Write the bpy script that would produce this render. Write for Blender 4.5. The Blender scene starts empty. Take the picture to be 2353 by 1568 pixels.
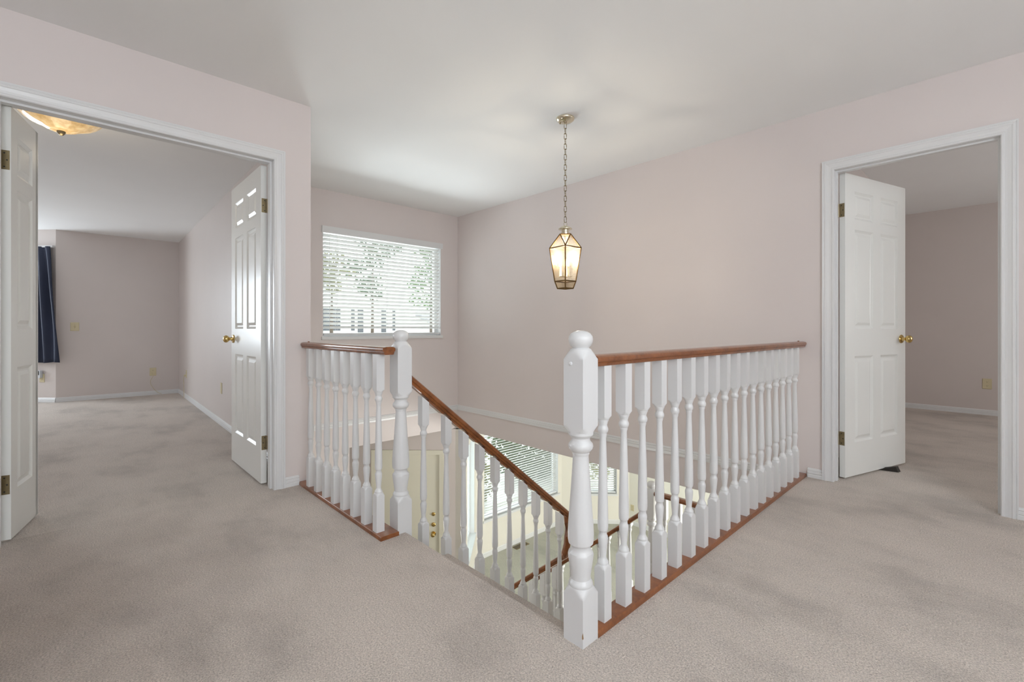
import bpy, math, random
from mathutils import Vector, Matrix
random.seed(7)
S = bpy.context.scene
COL = S.collection
PI = math.pi
# ------------------------------------------------------------------ camera, world, exposure
TH = math.radians(46.48)
cd = bpy.data.cameras.new('camera'); cam = bpy.data.objects.new('camera', cd); COL.objects.link(cam)
cam.location = (0, 0, 1.0); cam.rotation_euler = (PI/2, 0, TH)
cd.sensor_width = 36.0; cd.lens = 1057.2*36/2353; cd.shift_y = -28.0/2353
cd.clip_start = 0.02; cd.clip_end = 300
S.camera = cam
vs = S.view_settings
S.display_settings.display_device = 'sRGB'
vs.view_transform = 'Standard'; vs.look = 'None'; vs.gamma = 1.0; vs.use_curve_mapping = False
vs.exposure = 0.0
S.cycles.use_denoising = True
S.cycles.max_bounces = 16; S.cycles.diffuse_bounces = 10; S.cycles.transparent_max_bounces = 24
S.cycles.sample_clamp_indirect = 8.0
W = bpy.data.worlds.new('sky'); S.world = W; W.use_nodes = True
nt = W.node_tree; bg = nt.nodes['Background']
bg.inputs['Color'].default_value = (0.86, 0.93, 1.0, 1); bg.inputs['Strength'].default_value = 4.4
def daylight(loc, rz, sx, sy, power, color=(1, 1, 1), tilt=0.0, portal=False):
    """daylight area light facing the room"""
    l = bpy.data.lights.new('window_or_fill_light', 'AREA'); l.shape = 'RECTANGLE'
    l.size = sx; l.size_y = sy; l.energy = power; l.color = color
    o = bpy.data.objects.new('window_or_fill_light', l); COL.objects.link(o)
    o.location = loc; o.rotation_euler = (PI/2 - tilt, 0, rz + PI)
    if portal: l.cycles.is_portal = True
    return o
# a light turned by rz faces (sin(rz), -cos(rz)); tilt > 0 turns it down
daylight((2.50, -0.9, 1.45), math.radians(-90), 1.5, 1.1, 75, (0.86, 0.94, 1.0), math.radians(-60))      # fill light in an opening added behind the camera, east wall
daylight((-8.6, 3.2, 0.0), math.radians(90), 2.8, 1.3, 420, (0.88, 0.95, 1.0), math.radians(-26))        # added fill outside the stairwell window, standing in for ground bounce
hl = bpy.data.lights.new('hall_fill_light', 'POINT'); hl.energy = 54; hl.color = (0.90, 0.96, 1.0); hl.shadow_soft_size = 0.22
ho = bpy.data.objects.new('hall_fill_light', hl); COL.objects.link(ho); ho.location = (1.9, 0.8, 2.0)   # unseen fill added behind the camera to brighten the hall
fl = bpy.data.lights.new('stairwell_fill_light', 'POINT'); fl.energy = 14; fl.color = (1.0, 0.98, 0.96); fl.shadow_soft_size = 0.15
fo = bpy.data.objects.new('stairwell_fill_light', fl); COL.objects.link(fo); fo.location = (-3.3, 1.45, -0.75)   # unseen light added below the floor to lift the stairwell
daylight((-9.55, -1.75, 1.35), math.radians(90), 1.4, 1.3, 74, (0.84, 0.93, 1.0), math.radians(-10))     # left bedroom window
daylight((2.45, 5.6, 1.4), math.radians(-90), 1.2, 1.2, 13, (1.0, 0.90, 0.78))                            # right bedroom window
daylight((1.40, 5.6, -1.35), math.radians(-90), 1.8, 1.3, 170, (1.0, 0.98, 0.93))                        # living room side window

# ------------------------------------------------------------------ materials
def new_mat(name):
    m = bpy.data.materials.new(name); m.use_nodes = True
    return m, m.node_tree.nodes, m.node_tree.links, m.node_tree.nodes['Principled BSDF']
def lin(c):
    return tuple(((v/255)/12.92 if v/255 <= 0.04045 else ((v/255+0.055)/1.055)**2.4) for v in c)
def coords(N, L, scale=(1, 1, 1)):
    tc = N.new('ShaderNodeTexCoord'); mp = N.new('ShaderNodeMapping'); mp.inputs['Scale'].default_value = scale
    L.new(tc.outputs['Object'], mp.inputs['Vector']); return mp.outputs['Vector']
def noise(N, L, vec, scale, detail=3, rough=0.5):
    n = N.new('ShaderNodeTexNoise'); n.inputs['Scale'].default_value = scale; n.inputs['Detail'].default_value = detail
    n.inputs['Roughness'].default_value = rough; L.new(vec, n.inputs['Vector']); return n.outputs['Fac']
def ramp(N, L, fac, stops):
    r = N.new('ShaderNodeValToRGB'); e = r.color_ramp.elements
    e[0].position, e[0].color = stops[0][0], (*stops[0][1], 1); e[1].position, e[1].color = stops[1][0], (*stops[1][1], 1)
    for p, c in stops[2:]:
        x = e.new(p); x.color = (*c, 1)
    L.new(fac, r.inputs['Fac']); return r.outputs['Color']
def bump(N, L, b, h, strength, dist=0.002):
    bp = N.new('ShaderNodeBump'); bp.inputs['Strength'].default_value = strength; bp.inputs['Distance'].default_value = dist
    L.new(h, bp.inputs['Height']); L.new(bp.outputs['Normal'], b.inputs['Normal'])
def paint(name, c, rough=0.6, bscale=180, bstr=0.06, var=0.03, spec=0.5):
    m, N, L, b = new_mat(name); b.inputs['Roughness'].default_value = rough
    b.inputs['Specular IOR Level'].default_value = spec
    v = coords(N, L); c2 = tuple(x*(1-var) for x in c)
    L.new(ramp(N, L, noise(N, L, v, 1.7, 2), [(0.3, c2), (0.7, c)]), b.inputs['Base Color'])
    bump(N, L, b, noise(N, L, v, bscale, 2), bstr, 0.001)
    return m
def metal(name, c, rough=0.2):
    m, N, L, b = new_mat(name); b.inputs['Metallic'].default_value = 1.0
    v = coords(N, L)
    L.new(ramp(N, L, noise(N, L, v, 60, 2), [(0.3, tuple(x*0.85 for x in c)), (0.7, c)]), b.inputs['Base Color'])
    b.inputs['Roughness'].default_value = rough
    return m
def carpet(name, c, fine=190.0, soil_shade=None):
    m, N, L, b = new_mat(name); b.inputs['Roughness'].default_value = 1.0; b.inputs['Specular IOR Level'].default_value = 0.05
    b.inputs['Sheen Weight'].default_value = 0.25; b.inputs['Sheen Roughness'].default_value = 0.6
    v = coords(N, L); v2 = coords(N, L, (1.0, 1.5, 1))
    dk = tuple(x*0.79 for x in c); lt = tuple(min(1, x*1.07) for x in c)
    big = ramp(N, L, noise(N, L, v2, 1.6, 7, 0.62), [(0.34, dk), (0.62, lt), (0.49, c)])
    strk = ramp(N, L, noise(N, L, coords(N, L, (6.0, 11.0, 1)), 3.2, 5, 0.65), [(0.24, (0.60, 0.58, 0.56)), (0.40, (1, 1, 1))])
    fin = ramp(N, L, noise(N, L, v, fine, 2, 0.7), [(0.28, (0.45, 0.44, 0.43)), (0.70, (1.22, 1.22, 1.22))])
    a = N.new('ShaderNodeMix'); a.data_type = 'RGBA'; a.blend_type = 'MULTIPLY'; a.inputs['Factor'].default_value = 0.42
    L.new(big, a.inputs['A']); L.new(strk, a.inputs['B'])
    if soil_shade:      # walked-in dirt and corner shade painted as one patch, noisy outline
        gm = N.new('ShaderNodeVectorMath'); gm.operation = 'DISTANCE'; L.new(v, gm.inputs[0]); gm.inputs[1].default_value = (*soil_shade[:2], 0)
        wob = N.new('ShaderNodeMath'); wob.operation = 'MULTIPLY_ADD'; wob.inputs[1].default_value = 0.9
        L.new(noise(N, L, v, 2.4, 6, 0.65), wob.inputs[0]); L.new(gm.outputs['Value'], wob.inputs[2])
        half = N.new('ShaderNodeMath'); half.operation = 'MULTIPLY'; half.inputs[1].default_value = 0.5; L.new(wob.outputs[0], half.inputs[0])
        sc = ramp(N, L, half.outputs[0], [(soil_shade[2]/2, (0.58, 0.55, 0.52)), (soil_shade[3]/2, (1, 1, 1))])
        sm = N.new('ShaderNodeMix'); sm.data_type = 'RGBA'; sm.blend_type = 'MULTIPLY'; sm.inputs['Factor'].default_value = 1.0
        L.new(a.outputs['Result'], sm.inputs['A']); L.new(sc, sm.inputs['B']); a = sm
    d = N.new('ShaderNodeMix'); d.data_type = 'RGBA'; d.blend_type = 'MULTIPLY'; d.inputs['Factor'].default_value = 0.85
    L.new(a.outputs['Result'], d.inputs['A']); L.new(fin, d.inputs['B'])
    L.new(d.outputs['Result'], b.inputs['Base Color'])
    ad = N.new('ShaderNodeMath'); ad.operation = 'MULTIPLY_ADD'; ad.inputs[1].default_value = 1.2
    L.new(noise(N, L, v, 34, 4, 0.65), ad.inputs[0]); L.new(noise(N, L, v, fine*0.7, 3, 0.75), ad.inputs[2])
    bump(N, L, b, ad.outputs[0], 1.0, 0.008)
    return m
def wood(name, c1, c2, rough=0.28):
    m, N, L, b = new_mat(name); b.inputs['Roughness'].default_value = rough
    b.inputs['Coat Weight'].default_value = 0.4; b.inputs['Coat Roughness'].default_value = 0.12
    v = coords(N, L, (14, 14, 14)); n1 = noise(N, L, v, 1.0, 6, 0.6); n2 = noise(N, L, coords(N, L, (90, 90, 90)), 1.0, 3)
    mx = N.new('ShaderNodeMath'); mx.operation = 'MULTIPLY_ADD'; mx.inputs[1].default_value = 0.35; L.new(n2, mx.inputs[0]); L.new(n1, mx.inputs[2])
    L.new(ramp(N, L, mx.outputs[0], [(0.42, c1), (0.92, c2)]), b.inputs['Base Color'])
    bump(N, L, b, n2, 0.05, 0.001)
    return m
def glass(name, tint=(1, 1, 1), gloss=0.12, rough=0.02, haze=0.0):
    m, N, L, b = new_mat(name); out = N['Material Output']; N.remove(b)
    t = N.new('ShaderNodeBsdfTransparent'); t.inputs['Color'].default_value = (*tint, 1)
    g = N.new('ShaderNodeBsdfGlossy'); g.inputs['Roughness'].default_value = rough
    lw = N.new('ShaderNodeLayerWeight'); lw.inputs['Blend'].default_value = 0.25
    ml = N.new('ShaderNodeMath'); ml.operation = 'MULTIPLY_ADD'; ml.inputs[1].default_value = 0.6; ml.inputs[2].default_value = gloss*0.4
    L.new(lw.outputs['Fresnel'], ml.inputs[0])
    x = N.new('ShaderNodeMixShader'); L.new(ml.outputs[0], x.inputs[0]); L.new(t.outputs[0], x.inputs[1]); L.new(g.outputs[0], x.inputs[2])
    last = x
    if haze > 0:
        tr = N.new('ShaderNodeBsdfTranslucent'); tr.inputs['Color'].default_value = (*tint, 1)
        df = N.new('ShaderNodeBsdfDiffuse'); df.inputs['Color'].default_value = (*tint, 1)
        nz = noise(N, L, coords(N, L), 90, 3)
        bp = N.new('ShaderNodeBump'); bp.inputs['Strength'].default_value = 0.6; bp.inputs['Distance'].default_value = 0.004
        L.new(nz, bp.inputs['Height']); L.new(bp.outputs['Normal'], g.inputs['Normal']); L.new(bp.outputs['Normal'], tr.inputs['Normal'])
        h = N.new('ShaderNodeMixShader'); h.inputs[0].default_value = 0.35; L.new(tr.outputs[0], h.inputs[1]); L.new(df.outputs[0], h.inputs[2])
        y = N.new('ShaderNodeMixShader'); y.inputs[0].default_value = haze; L.new(x.outputs[0], y.inputs[1]); L.new(h.outputs[0], y.inputs[2]); last = y
    L.new(last.outputs[0], out.inputs['Surface'])
    return m
def translucent(name, c, k=0.45, rough=0.5):
    m, N, L, b = new_mat(name); out = N['Material Output']; b.inputs['Base Color'].default_value = (*c, 1); b.inputs['Roughness'].default_value = rough
    t = N.new('ShaderNodeBsdfTranslucent'); t.inputs['Color'].default_value = (*c, 1)
    nz = ramp(N, L, noise(N, L, coords(N, L), 25, 2), [(0.3, tuple(x*0.94 for x in c)), (0.7, c)]); L.new(nz, b.inputs['Base Color']); L.new(nz, t.inputs['Color'])
    x = N.new('ShaderNodeMixShader'); x.inputs[0].default_value = k; L.new(b.outputs[0], x.inputs[1]); L.new(t.outputs[0], x.inputs[2]); L.new(x.outputs[0], out.inputs['Surface'])
    return m
def glow(name, c, strength):
    m, N, L, b = new_mat(name); b.inputs['Base Color'].default_value = (*c, 1)
    b.inputs['Emission Color'].default_value = (*c, 1); b.inputs['Emission Strength'].default_value = strength
    return m
M = {}
M['wall'] = paint('pink_wall_paint', (0.690, 0.636, 0.622), 0.42, spec=0.28)
M['wall_bed'] = paint('mauve_bedroom_paint', (0.630, 0.575, 0.550), 0.42)
M['wall_cream'] = paint('cream_wall_paint', (0.78, 0.755, 0.68), 0.62)
M['ceiling'] = paint('ceiling_paint', (0.85, 0.86, 0.865), 0.9, 260, 0.12, 0.02, 0.2)
M['white'] = paint('white_gloss_paint', (0.71, 0.72, 0.725), 0.28, 240, 0.015, 0.015)
M['door'] = paint('door_paint', (0.79, 0.80, 0.775), 0.26, 300, 0.03, 0.015)
M['cream_door'] = paint('cream_door_paint', (0.74, 0.72, 0.60), 0.4, 300, 0.02, 0.02)
M['carpet'] = carpet('beige_carpet', (0.70, 0.622, 0.555))
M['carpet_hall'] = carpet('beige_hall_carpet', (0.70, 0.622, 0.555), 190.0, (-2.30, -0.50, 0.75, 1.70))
M['carpet_low'] = carpet('grey_green_carpet', (0.50, 0.495, 0.42), 130)
M['wood'] = wood('red_oak_stain', (0.125, 0.038, 0.011), (0.34, 0.118, 0.036))
M['brass'] = metal('polished_brass', (0.72, 0.52, 0.20), 0.16)
M['old_brass'] = metal('aged_brass', (0.36, 0.29, 0.17), 0.34)
M['pale_brass'] = metal('pale_brass', (0.80, 0.74, 0.58), 0.18)
M['dark_brass'] = metal('dark_brass_came', (0.20, 0.12, 0.045), 0.5)
M['dark'] = paint('dark_slot', (0.03, 0.028, 0.025), 0.6)
M['rubber'] = paint('brown_rubber', (0.022, 0.017, 0.013), 0.7, 60, 0.2)
M['ivory'] = paint('ivory_plastic', (0.62, 0.55, 0.36), 0.4, 200, 0.02)
M['grey_plastic'] = paint('grey_plastic', (0.62, 0.66, 0.70), 0.3)
M['slat'] = translucent('blind_vinyl', (0.86, 0.86, 0.84), 0.26)
M['curtain'] = paint('navy_curtain_cloth', (0.020, 0.028, 0.060), 0.75, 900, 0.25, 0.25)
M['pane'] = glass('window_glass', (0.97, 0.99, 0.98), 0.10)
M['obscure'] = glass('obscure_glass', (0.90, 0.97, 0.97), 0.10, 0.2, 0.8)
M['lantern_glass'] = glass('lantern_glass', (1.0, 0.96, 0.88), 0.08, 0.05, 0.02)
M['candle'] = paint('candle_sleeve', (0.80, 0.74, 0.60), 0.5)
M['bulb'] = glow('lit_bulb', (1.0, 0.74, 0.42), 9)
def dome_material():
    m, N, L, b = new_mat('amber_dome_glass'); b.inputs['Roughness'].default_value = 0.15
    v = coords(N, L); n = noise(N, L, v, 26, 4)
    c = ramp(N, L, n, [(0.3, (0.62, 0.40, 0.16)), (0.7, (0.92, 0.72, 0.42))])
    L.new(c, b.inputs['Base Color']); L.new(c, b.inputs['Emission Color']); b.inputs['Emission Strength'].default_value = 0.32
    bump(N, L, b, n, 0.5, 0.004); return m
M['dome'] = dome_material()
M['leaf'] = translucent('green_leaf', (0.060, 0.150, 0.012), 0.4)
M['leaf_dark'] = translucent('dark_green_leaf', (0.026, 0.072, 0.010), 0.4)
M['leaf_gold'] = translucent('yellow_green_leaf', (0.16, 0.16, 0.035), 0.4)
M['bark'] = paint('bark', (0.10, 0.075, 0.05), 0.9, 30, 0.6, 0.3)
M['siding'] = paint('white_siding', (0.80, 0.78, 0.72), 0.7, 12, 0.1)
M['shingle'] = paint('grey_shingle', (0.30, 0.30, 0.31), 0.9, 40, 0.4, 0.2)
M['pavement'] = paint('pale_concrete', (0.62, 0.60, 0.56), 0.9, 60, 0.3, 0.1)
M['chip'] = paint('bare_wood_chip', (0.30, 0.17, 0.07), 0.8)
M['dark_pane'] = paint('dark_window_pane', (0.05, 0.055, 0.06), 0.2)

# ------------------------------------------------------------------ mesh helpers
class MB:
    def __init__(s): s.v = []; s.f = []
    def add(s, vs, fs):
        k = len(s.v); s.v += [tuple(v) for v in vs]; s.f += [tuple(i+k for i in f) for f in fs]; return s
    def box(s, x0, x1, y0, y1, z0, z1, T=None):
        vs = [(x, y, z) for z in (z0, z1) for y in (y0, y1) for x in (x0, x1)]
        if T: vs = [T(*v) for v in vs]
        return s.add(vs, [(0, 2, 3, 1), (4, 5, 7, 6), (0, 1, 5, 4), (2, 6, 7, 3), (0, 4, 6, 2), (1, 3, 7, 5)])
    def prism(s, poly, z0, z1, T=None):
        n = len(poly); vs = [(x, y, z0) for x, y in poly]+[(x, y, z1) for x, y in poly]
        if T: vs = [T(*v) for v in vs]
        return s.add(vs, [tuple(range(n))[::-1], tuple(range(n, 2*n))]+[(i, (i+1) % n, n+(i+1) % n, n+i) for i in range(n)])
    def lathe(s, prof, n=24, sq=None, T=None, off=0.0):
        """prof: (z, r) bottom to top; sq: half width of a square the turned radius is clipped to"""
        vs = []; fs = []
        for z, r in prof:
            for i in range(n):
                a = 2*PI*i/n+off; rr = r
                if sq: rr = min(r, sq/max(abs(math.cos(a)), abs(math.sin(a))))
                vs.append((rr*math.cos(a), rr*math.sin(a), z))
        for k in range(len(prof)-1):
            for i in range(n):
                j = (i+1) % n; fs.append((k*n+i, k*n+j, (k+1)*n+j, (k+1)*n+i))
        fs.append(tuple(range(n))[::-1]); m = (len(prof)-1)*n; fs.append(tuple(range(m, m+n)))
        if T: vs = [T(*v) for v in vs]
        return s.add(vs, fs)
    def sweep(s, rings, caps=True, closed=True):
        n = len(rings[0]); vs = [p for r in rings for p in r]; fs = []
        for k in range(len(rings)-1):
            for i in range(n if closed else n-1):
                j = (i+1) % n; fs.append((k*n+i, k*n+j, (k+1)*n+j, (k+1)*n+i))
        if caps: fs.append(tuple(range(n))[::-1]); m = (len(rings)-1)*n; fs.append(tuple(range(m, m+n)))
        return s.add(vs, fs)
    def tube(s, pts, r, n=8, loop=False):
        pts = [Vector(p) for p in pts]; rings = []; N = len(pts)
        up = Vector((0, 0, 1))
        for i, p in enumerate(pts):
            d = (pts[(i+1) % N]-pts[i-1]) if loop else (pts[min(i+1, N-1)]-pts[max(i-1, 0)])
            d.normalize(); a = d.cross(up)
            if a.length < 1e-3: a = d.cross(Vector((1, 0, 0)))
            a.normalize(); b = d.cross(a)
            rr = r[i] if isinstance(r, (list, tuple)) else r
            rings.append([p+a*rr*math.cos(2*PI*k/n)+b*rr*math.sin(2*PI*k/n) for k in range(n)])
        if loop: rings.append(rings[0])
        return s.sweep(rings, caps=not loop)
def root_loc(o):
    while o.parent: o = o.parent
    return o
def mesh(name, mb, mat, smooth=None):
    me = bpy.data.meshes.new(name); me.from_pydata([tuple(v) for v in mb.v], [], mb.f); me.update()
    import bmesh
    b = bmesh.new(); b.from_mesh(me); bmesh.ops.recalc_face_normals(b, faces=b.faces); b.to_mesh(me); b.free()
    if smooth:
        me.polygons.foreach_set('use_smooth', [True]*len(me.polygons)); me.set_sharp_from_angle(angle=math.radians(smooth))
    me.materials.append(M[mat]); return me
def part(name, mb, mat, parent=None, smooth=None, local=False, label=None):
    """one mesh object; world coordinates unless local, then relative to the parent"""
    if parent is not None and not local:
        inv = world(parent).inverted(); mb.v = [tuple(inv @ Vector(v)) for v in mb.v]
    o = bpy.data.objects.new(name, mesh(name, mb, mat, smooth)); COL.objects.link(o)
    if parent is not None: o.parent = parent
    if label: o['label'] = label
    return o
def world(o):
    m = Matrix.LocRotScale(o.location, o.rotation_euler, None)
    return world(o.parent) @ m if o.parent else m
def tag(o, label, cat, group=None):
    o['label'] = label; o['category'] = cat
    if group: o['group'] = group
    return o
def thing(name, label, cat, loc=(0, 0, 0), rz=0.0, group=None):
    o = bpy.data.objects.new(name, None); COL.objects.link(o); o.location = loc; o.rotation_euler = (0, 0, rz)
    o.empty_display_size = 0.05
    return tag(o, label, cat, group)
def inst(name, me, parent, loc, rz=0.0):
    o = bpy.data.objects.new(name, me); COL.objects.link(o); o.parent = parent; o.location = loc; o.rotation_euler = (0, 0, rz); return o
def struct(name, mb, mat, smooth=None, label=None):
    o = part(name, mb, mat, None, smooth); o['kind'] = 'structure'
    if label: o['label'] = label; o['category'] = name.split('_')[0]
    return o
def line_frame(p, d, nrm):
    """map (u along d, w along the room-side normal, z) to world"""
    return lambda u, w, z: (p[0]+d[0]*u+nrm[0]*w, p[1]+d[1]*u+nrm[1]*w, z)
def wall_with_hole(mb, T, u0, u1, z0, z1, th, holes):
    """wall slab from w=-th to w=0 in frame T with rectangular holes (ua, ub, za, zb)"""
    us = sorted({u0, u1, *[h[0] for h in holes], *[h[1] for h in holes]}); zs = sorted({z0, z1, *[h[2] for h in holes], *[h[3] for h in holes]})
    for a, b in zip(us, us[1:]):
        for c, d in zip(zs, zs[1:]):
            if any(h[0] <= a and b <= h[1] and h[2] <= c and d <= h[3] for h in holes): continue
            mb.box(a, b, -th, 0, c, d, T)
    return mb
CASING = [(0, 0), (0, .009), (.004, .013), (.012, .013), (.015, .010), (.026, .011), (.040, .015), (.044, .018), (.052, .018), (.055, .014), (.060, .017), (.065, .017), (.065, 0)]
def casing(mb, T, ua, ub, zt, z0=0.0, prof=CASING):
    rings = [[], [], [], []]
    for d, h in prof:
        rings[0].append(T(ua-d, h, z0)); rings[1].append(T(ua-d, h, zt+d)); rings[2].append(T(ub+d, h, zt+d)); rings[3].append(T(ub+d, h, z0))
    return mb.sweep(rings)
BASEB = [(0, 0), (0, .013), (.020, .013), (.024, .010), (.028, .013), (.040, .012), (.044, .009), (.050, .011), (.058, .007), (.062, .004), (.062, 0)]
def molding(mb, T, ua, ub, z0, prof=BASEB):
    return mb.sweep([[T(u, h, z0+z) for z, h in prof] for u in (ua, ub)])

# ------------------------------------------------------------------ key dimensions
CEIL = 2.45; LOWC = -0.286; RISE = 0.189; RUN = 0.2285; LAND = -7*RISE; G = -14*RISE
XL = -3.087; YR = 3.597; XW = -4.813; YE = 1.175
TL = line_frame((XL, 0), (0, 1), (1, 0))          # hall left wall, u = Y
TR = line_frame((0, YR), (1, 0), (0, -1))         # hall right wall, u = X
TW = line_frame((XW, 0), (0, 1), (1, 0))          # stair window wall, u = Y

# ------------------------------------------------------------------ room shell
mb = MB()
mb.prism([(-3.207, -2.6), (2.7, -2.6), (2.7, 3.70), (-0.955, 3.70), (-0.955, YE), (-2.0, YE), (-2.0, 1.137), (-3.207, 1.137)], LOWC, 0)
mb.prism([(-0.955, 3.70), (2.7, 3.70), (2.7, 7.85), (-0.955, 7.85)], LOWC, 0)
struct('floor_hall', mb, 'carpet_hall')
nose = MB(); nose.sweep([[(x, YE-0.004+0.016*math.sin(a), -0.016+0.016*math.cos(a)) for a in [PI*k/8 for k in range(9)]] for x in (-1.998, -0.97)])
struct('trim_carpet_nosing', nose, 'carpet', 40)
mb = MB().prism([(-10.2, -3.2), (-3.207, -3.2), (-3.207, 1.1), (-8.8, 1.2), (-10.2, 1.2)], LOWC, 0)
struct('floor_left_bedroom', mb, 'carpet')
mb = MB().prism([(-7.2, -0.5), (1.7, -0.5), (1.7, 8.2), (-7.2, 8.2)], G-0.2, G)
struct('floor_ground', mb, 'carpet_low')
mb = MB().box(-5.0, 2.75, -2.75, 7.95, CEIL, CEIL+0.2); struct('ceiling_hall', mb, 'ceiling')
mb = MB().prism([(-10.3, -3.3), (-3.19, -3.3), (-3.19, 1.07), (-8.8, 1.22), (-10.3, 1.32)], 2.35, CEIL+0.2); struct('ceiling_left_bedroom', mb, 'ceiling')
mb = MB().box(-7.3, -4.953, 1.0, 8.2, LOWC, LOWC+0.2).box(-4.953, 1.8, 3.70, 8.2, LOWC-0.001, LOWC+0.1); struct('ceiling_ground', mb, 'ceiling')
# hall walls
mb = wall_with_hole(MB(), TL, -2.7, 1.117, 0, CEIL, 0.12, [(-0.275, 0.910, 0, 2.065)]); struct('wall_left', mb, 'wall')
mb = wall_with_hole(MB(), TR, -4.953, 2.7, LOWC, CEIL, 0.103, [(-0.748, 0.033, LOWC, 2.055)]); struct('wall_right', mb, 'wall')
mb = wall_with_hole(MB(), TW, 1.45, YR, LOWC, CEIL, 0.14, [(1.862, 3.338, 0.915, 2.035)])
mb.box(-4.953, XW, 1.0, 2.15, G, LOWC); struct('wall_stair_window', mb, 'wall')
mb = MB().prism([(-3.207, 1.05), (-3.207, 1.14), (-4.953, 1.5), (-4.953, 1.62), (-10.3, 1.62), (-10.3, 1.2), (-8.8, 1.178)], LOWC, CEIL)
struct('wall_between_bedroom_and_stairs', mb, 'wall_bed')
TE = line_frame((2.6, 0), (0, 1), (-1, 0)); mb = wall_with_hole(MB(), TE, -2.75, YR, 0, CEIL, 0.14, [(-1.7, -0.1, 0.85, 2.05)]); struct('wall_behind_east', mb, 'wall')  # opening added out of view to let fill daylight in
TS = line_frame((0, -2.6), (1, 0), (0, 1)); mb = wall_with_hole(MB(), TS, -3.207, 2.6, 0, CEIL, 0.14, []); struct('wall_behind_south', mb, 'wall')
# left bedroom
mb = MB().prism([(-8.80, 1.2), (-8.80, -0.19), (-9.65, -1.04), (-9.65, -1.05), (-9.8, -1.05), (-9.8, -0.9), (-8.95, 0.0), (-8.95, 1.2)], 0, 2.36)
struct('wall_left_bedroom_back', mb, 'wall_bed')
TB = line_frame((-9.65, 0), (0, 1), (1, 0)); mb = wall_with_hole(MB(), TB, -3.2, -1.05, 0, 2.36, 0.15, [(-2.5, -1.06, 0.7, 2.05)])
mb.box(-9.8, -3.2, -3.3, -3.1, 0, 2.36); struct('wall_left_bedroom_bay', mb, 'wall_bed')
# right bedroom
mb = MB().box(-0.955, 2.75, 7.66, 7.85, 0, CEIL); struct('wall_right_bedroom_back', mb, 'wall_bed')
mb = MB().box(-0.955, -0.845, 3.70, 7.66, 0, CEIL); struct('wall_right_bedroom_left', mb, 'wall_bed')
TQ = line_frame((2.6, 0), (0, 1), (-1, 0)); mb = wall_with_hole(MB(), TQ, 3.70, 7.66, 0, CEIL, 0.14, [(4.9, 6.3, 0.8, 2.0)]); struct('wall_right_bedroom_right', mb, 'wall_bed')
# ground floor walls
R2 = math.sqrt(0.5)
C0 = (-4.69, 3.62)
TD = line_frame(C0, (-R2, -R2), (R2, -R2))         # entry door wall, u runs left from the convex corner
TBL = line_frame(C0, (-R2, R2), (R2, R2))          # bay, left face
TM = line_frame((-5.615, 0), (0, 1), (1, 0))       # bay, middle face
CR = (-5.615, 6.62); TBR = line_frame(CR, (R2, R2), (R2, -R2))   # bay, right face
mb = MB(); wall_with_hole(mb, TD, 0.0, 2.1, G, LOWC, 0.14, [(0.325, 1.150, G, -0.612)]); struct('wall_entry', mb, 'wall_bed')
mb = MB().box(-7.0, -4.835, 2.03, 2.149, G, LOWC); struct('wall_entry_side', mb, 'wall_bed')
mb = wall_with_hole(MB(), TBL, 0.0, 1.308, G, LOWC, 0.12, [(0.28, 1.14, -2.12, -0.60)]); struct('wall_bay_left', mb, 'wall_cream')
mb = wall_with_hole(MB(), TM, 4.545, 6.62, G, LOWC, 0.14, [(4.72, 6.515, -2.06, -0.66)]); struct('wall_bay_middle', mb, 'wall_cream')
mb = wall_with_hole(MB(), TBR, 0.0, 1.258, G, LOWC, 0.14, [(0.22, 1.03, -2.09, -0.66)]); struct('wall_bay_right', mb, 'wall_cream')
mb = MB().box(-4.9, 1.7, 7.51, 7.65, G, LOWC); struct('wall_living_back', mb, 'wall_cream')
TG = line_frame((1.5, 0), (0, 1), (-1, 0)); mb = wall_with_hole(MB(), TG, 0.0, 7.6, G, LOWC, 0.15, [(4.6, 6.6, -2.1, -0.6)]); struct('wall_living_side', mb, 'wall_cream')
mb = MB().box(-4.953, 1.6, 0.85, 1.0, G, LOWC); struct('wall_ground_back', mb, 'wall_cream')
mb = MB().box(-0.955, -0.855, 1.0, 3.70, G, LOWC); struct('wall_stair_side', mb, 'wall_cream')
# mouldings
mb = MB(); molding(mb, TR, XW, -0.955, -0.045); struct('trim_stairwell_right', mb, 'white')
mb = MB(); molding(mb, TW, 1.6, YR, -0.045); struct('trim_stairwell_window', mb, 'white')
mb = MB(); molding(mb, TL, 0.955, 1.042, 0); molding(mb, TL, -2.6, -0.32, 0); struct('baseboard_left', mb, 'white')
mb = MB(); molding(mb, TR, -0.880, -0.795, 0); molding(mb, TR, 0.080, 2.6, 0); struct('baseboard_right', mb, 'white')
TBK = line_frame((0, 7.66), (1, 0), (0, -1)); mb = MB(); molding(mb, TBK, -0.845, 2.6, 0); struct('baseboard_right_bedroom', mb, 'white')
mb = MB()
molding(mb, line_frame((-8.80, 0), (0, 1), (1, 0)), -0.19, 1.178, 0); molding(mb, line_frame((-8.80, -0.19), (-R2, -R2), (R2, -R2)), 0, 1.2, 0)
sd = Vector((-5.593, 0.128)).normalized(); molding(mb, line_frame((-3.207, 1.05), sd, (-abs(sd.y), -abs(sd.x))), 0.02, 5.59, 0)
struct('baseboard_left_bedroom', mb, 'white')
mb = MB(); molding(mb, TM, 4.55, 6.62, G, [(z*1.25, h) for z, h in BASEB]); molding(mb, TBR, 0, 1.25, G, [(z*1.25, h) for z, h in BASEB]); molding(mb, TBL, 0, 1.3, G, [(z*1.25, h) for z, h in BASEB])
molding(mb, line_frame((0, 7.51), (1, 0), (0, -1)), -4.73, 1.5, G, [(z*1.25, h) for z, h in BASEB]); molding(mb, TD, 0, 0.26, G, [(z*1.25, h) for z, h in BASEB])
struct('baseboard_living_room', mb, 'white')
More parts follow.
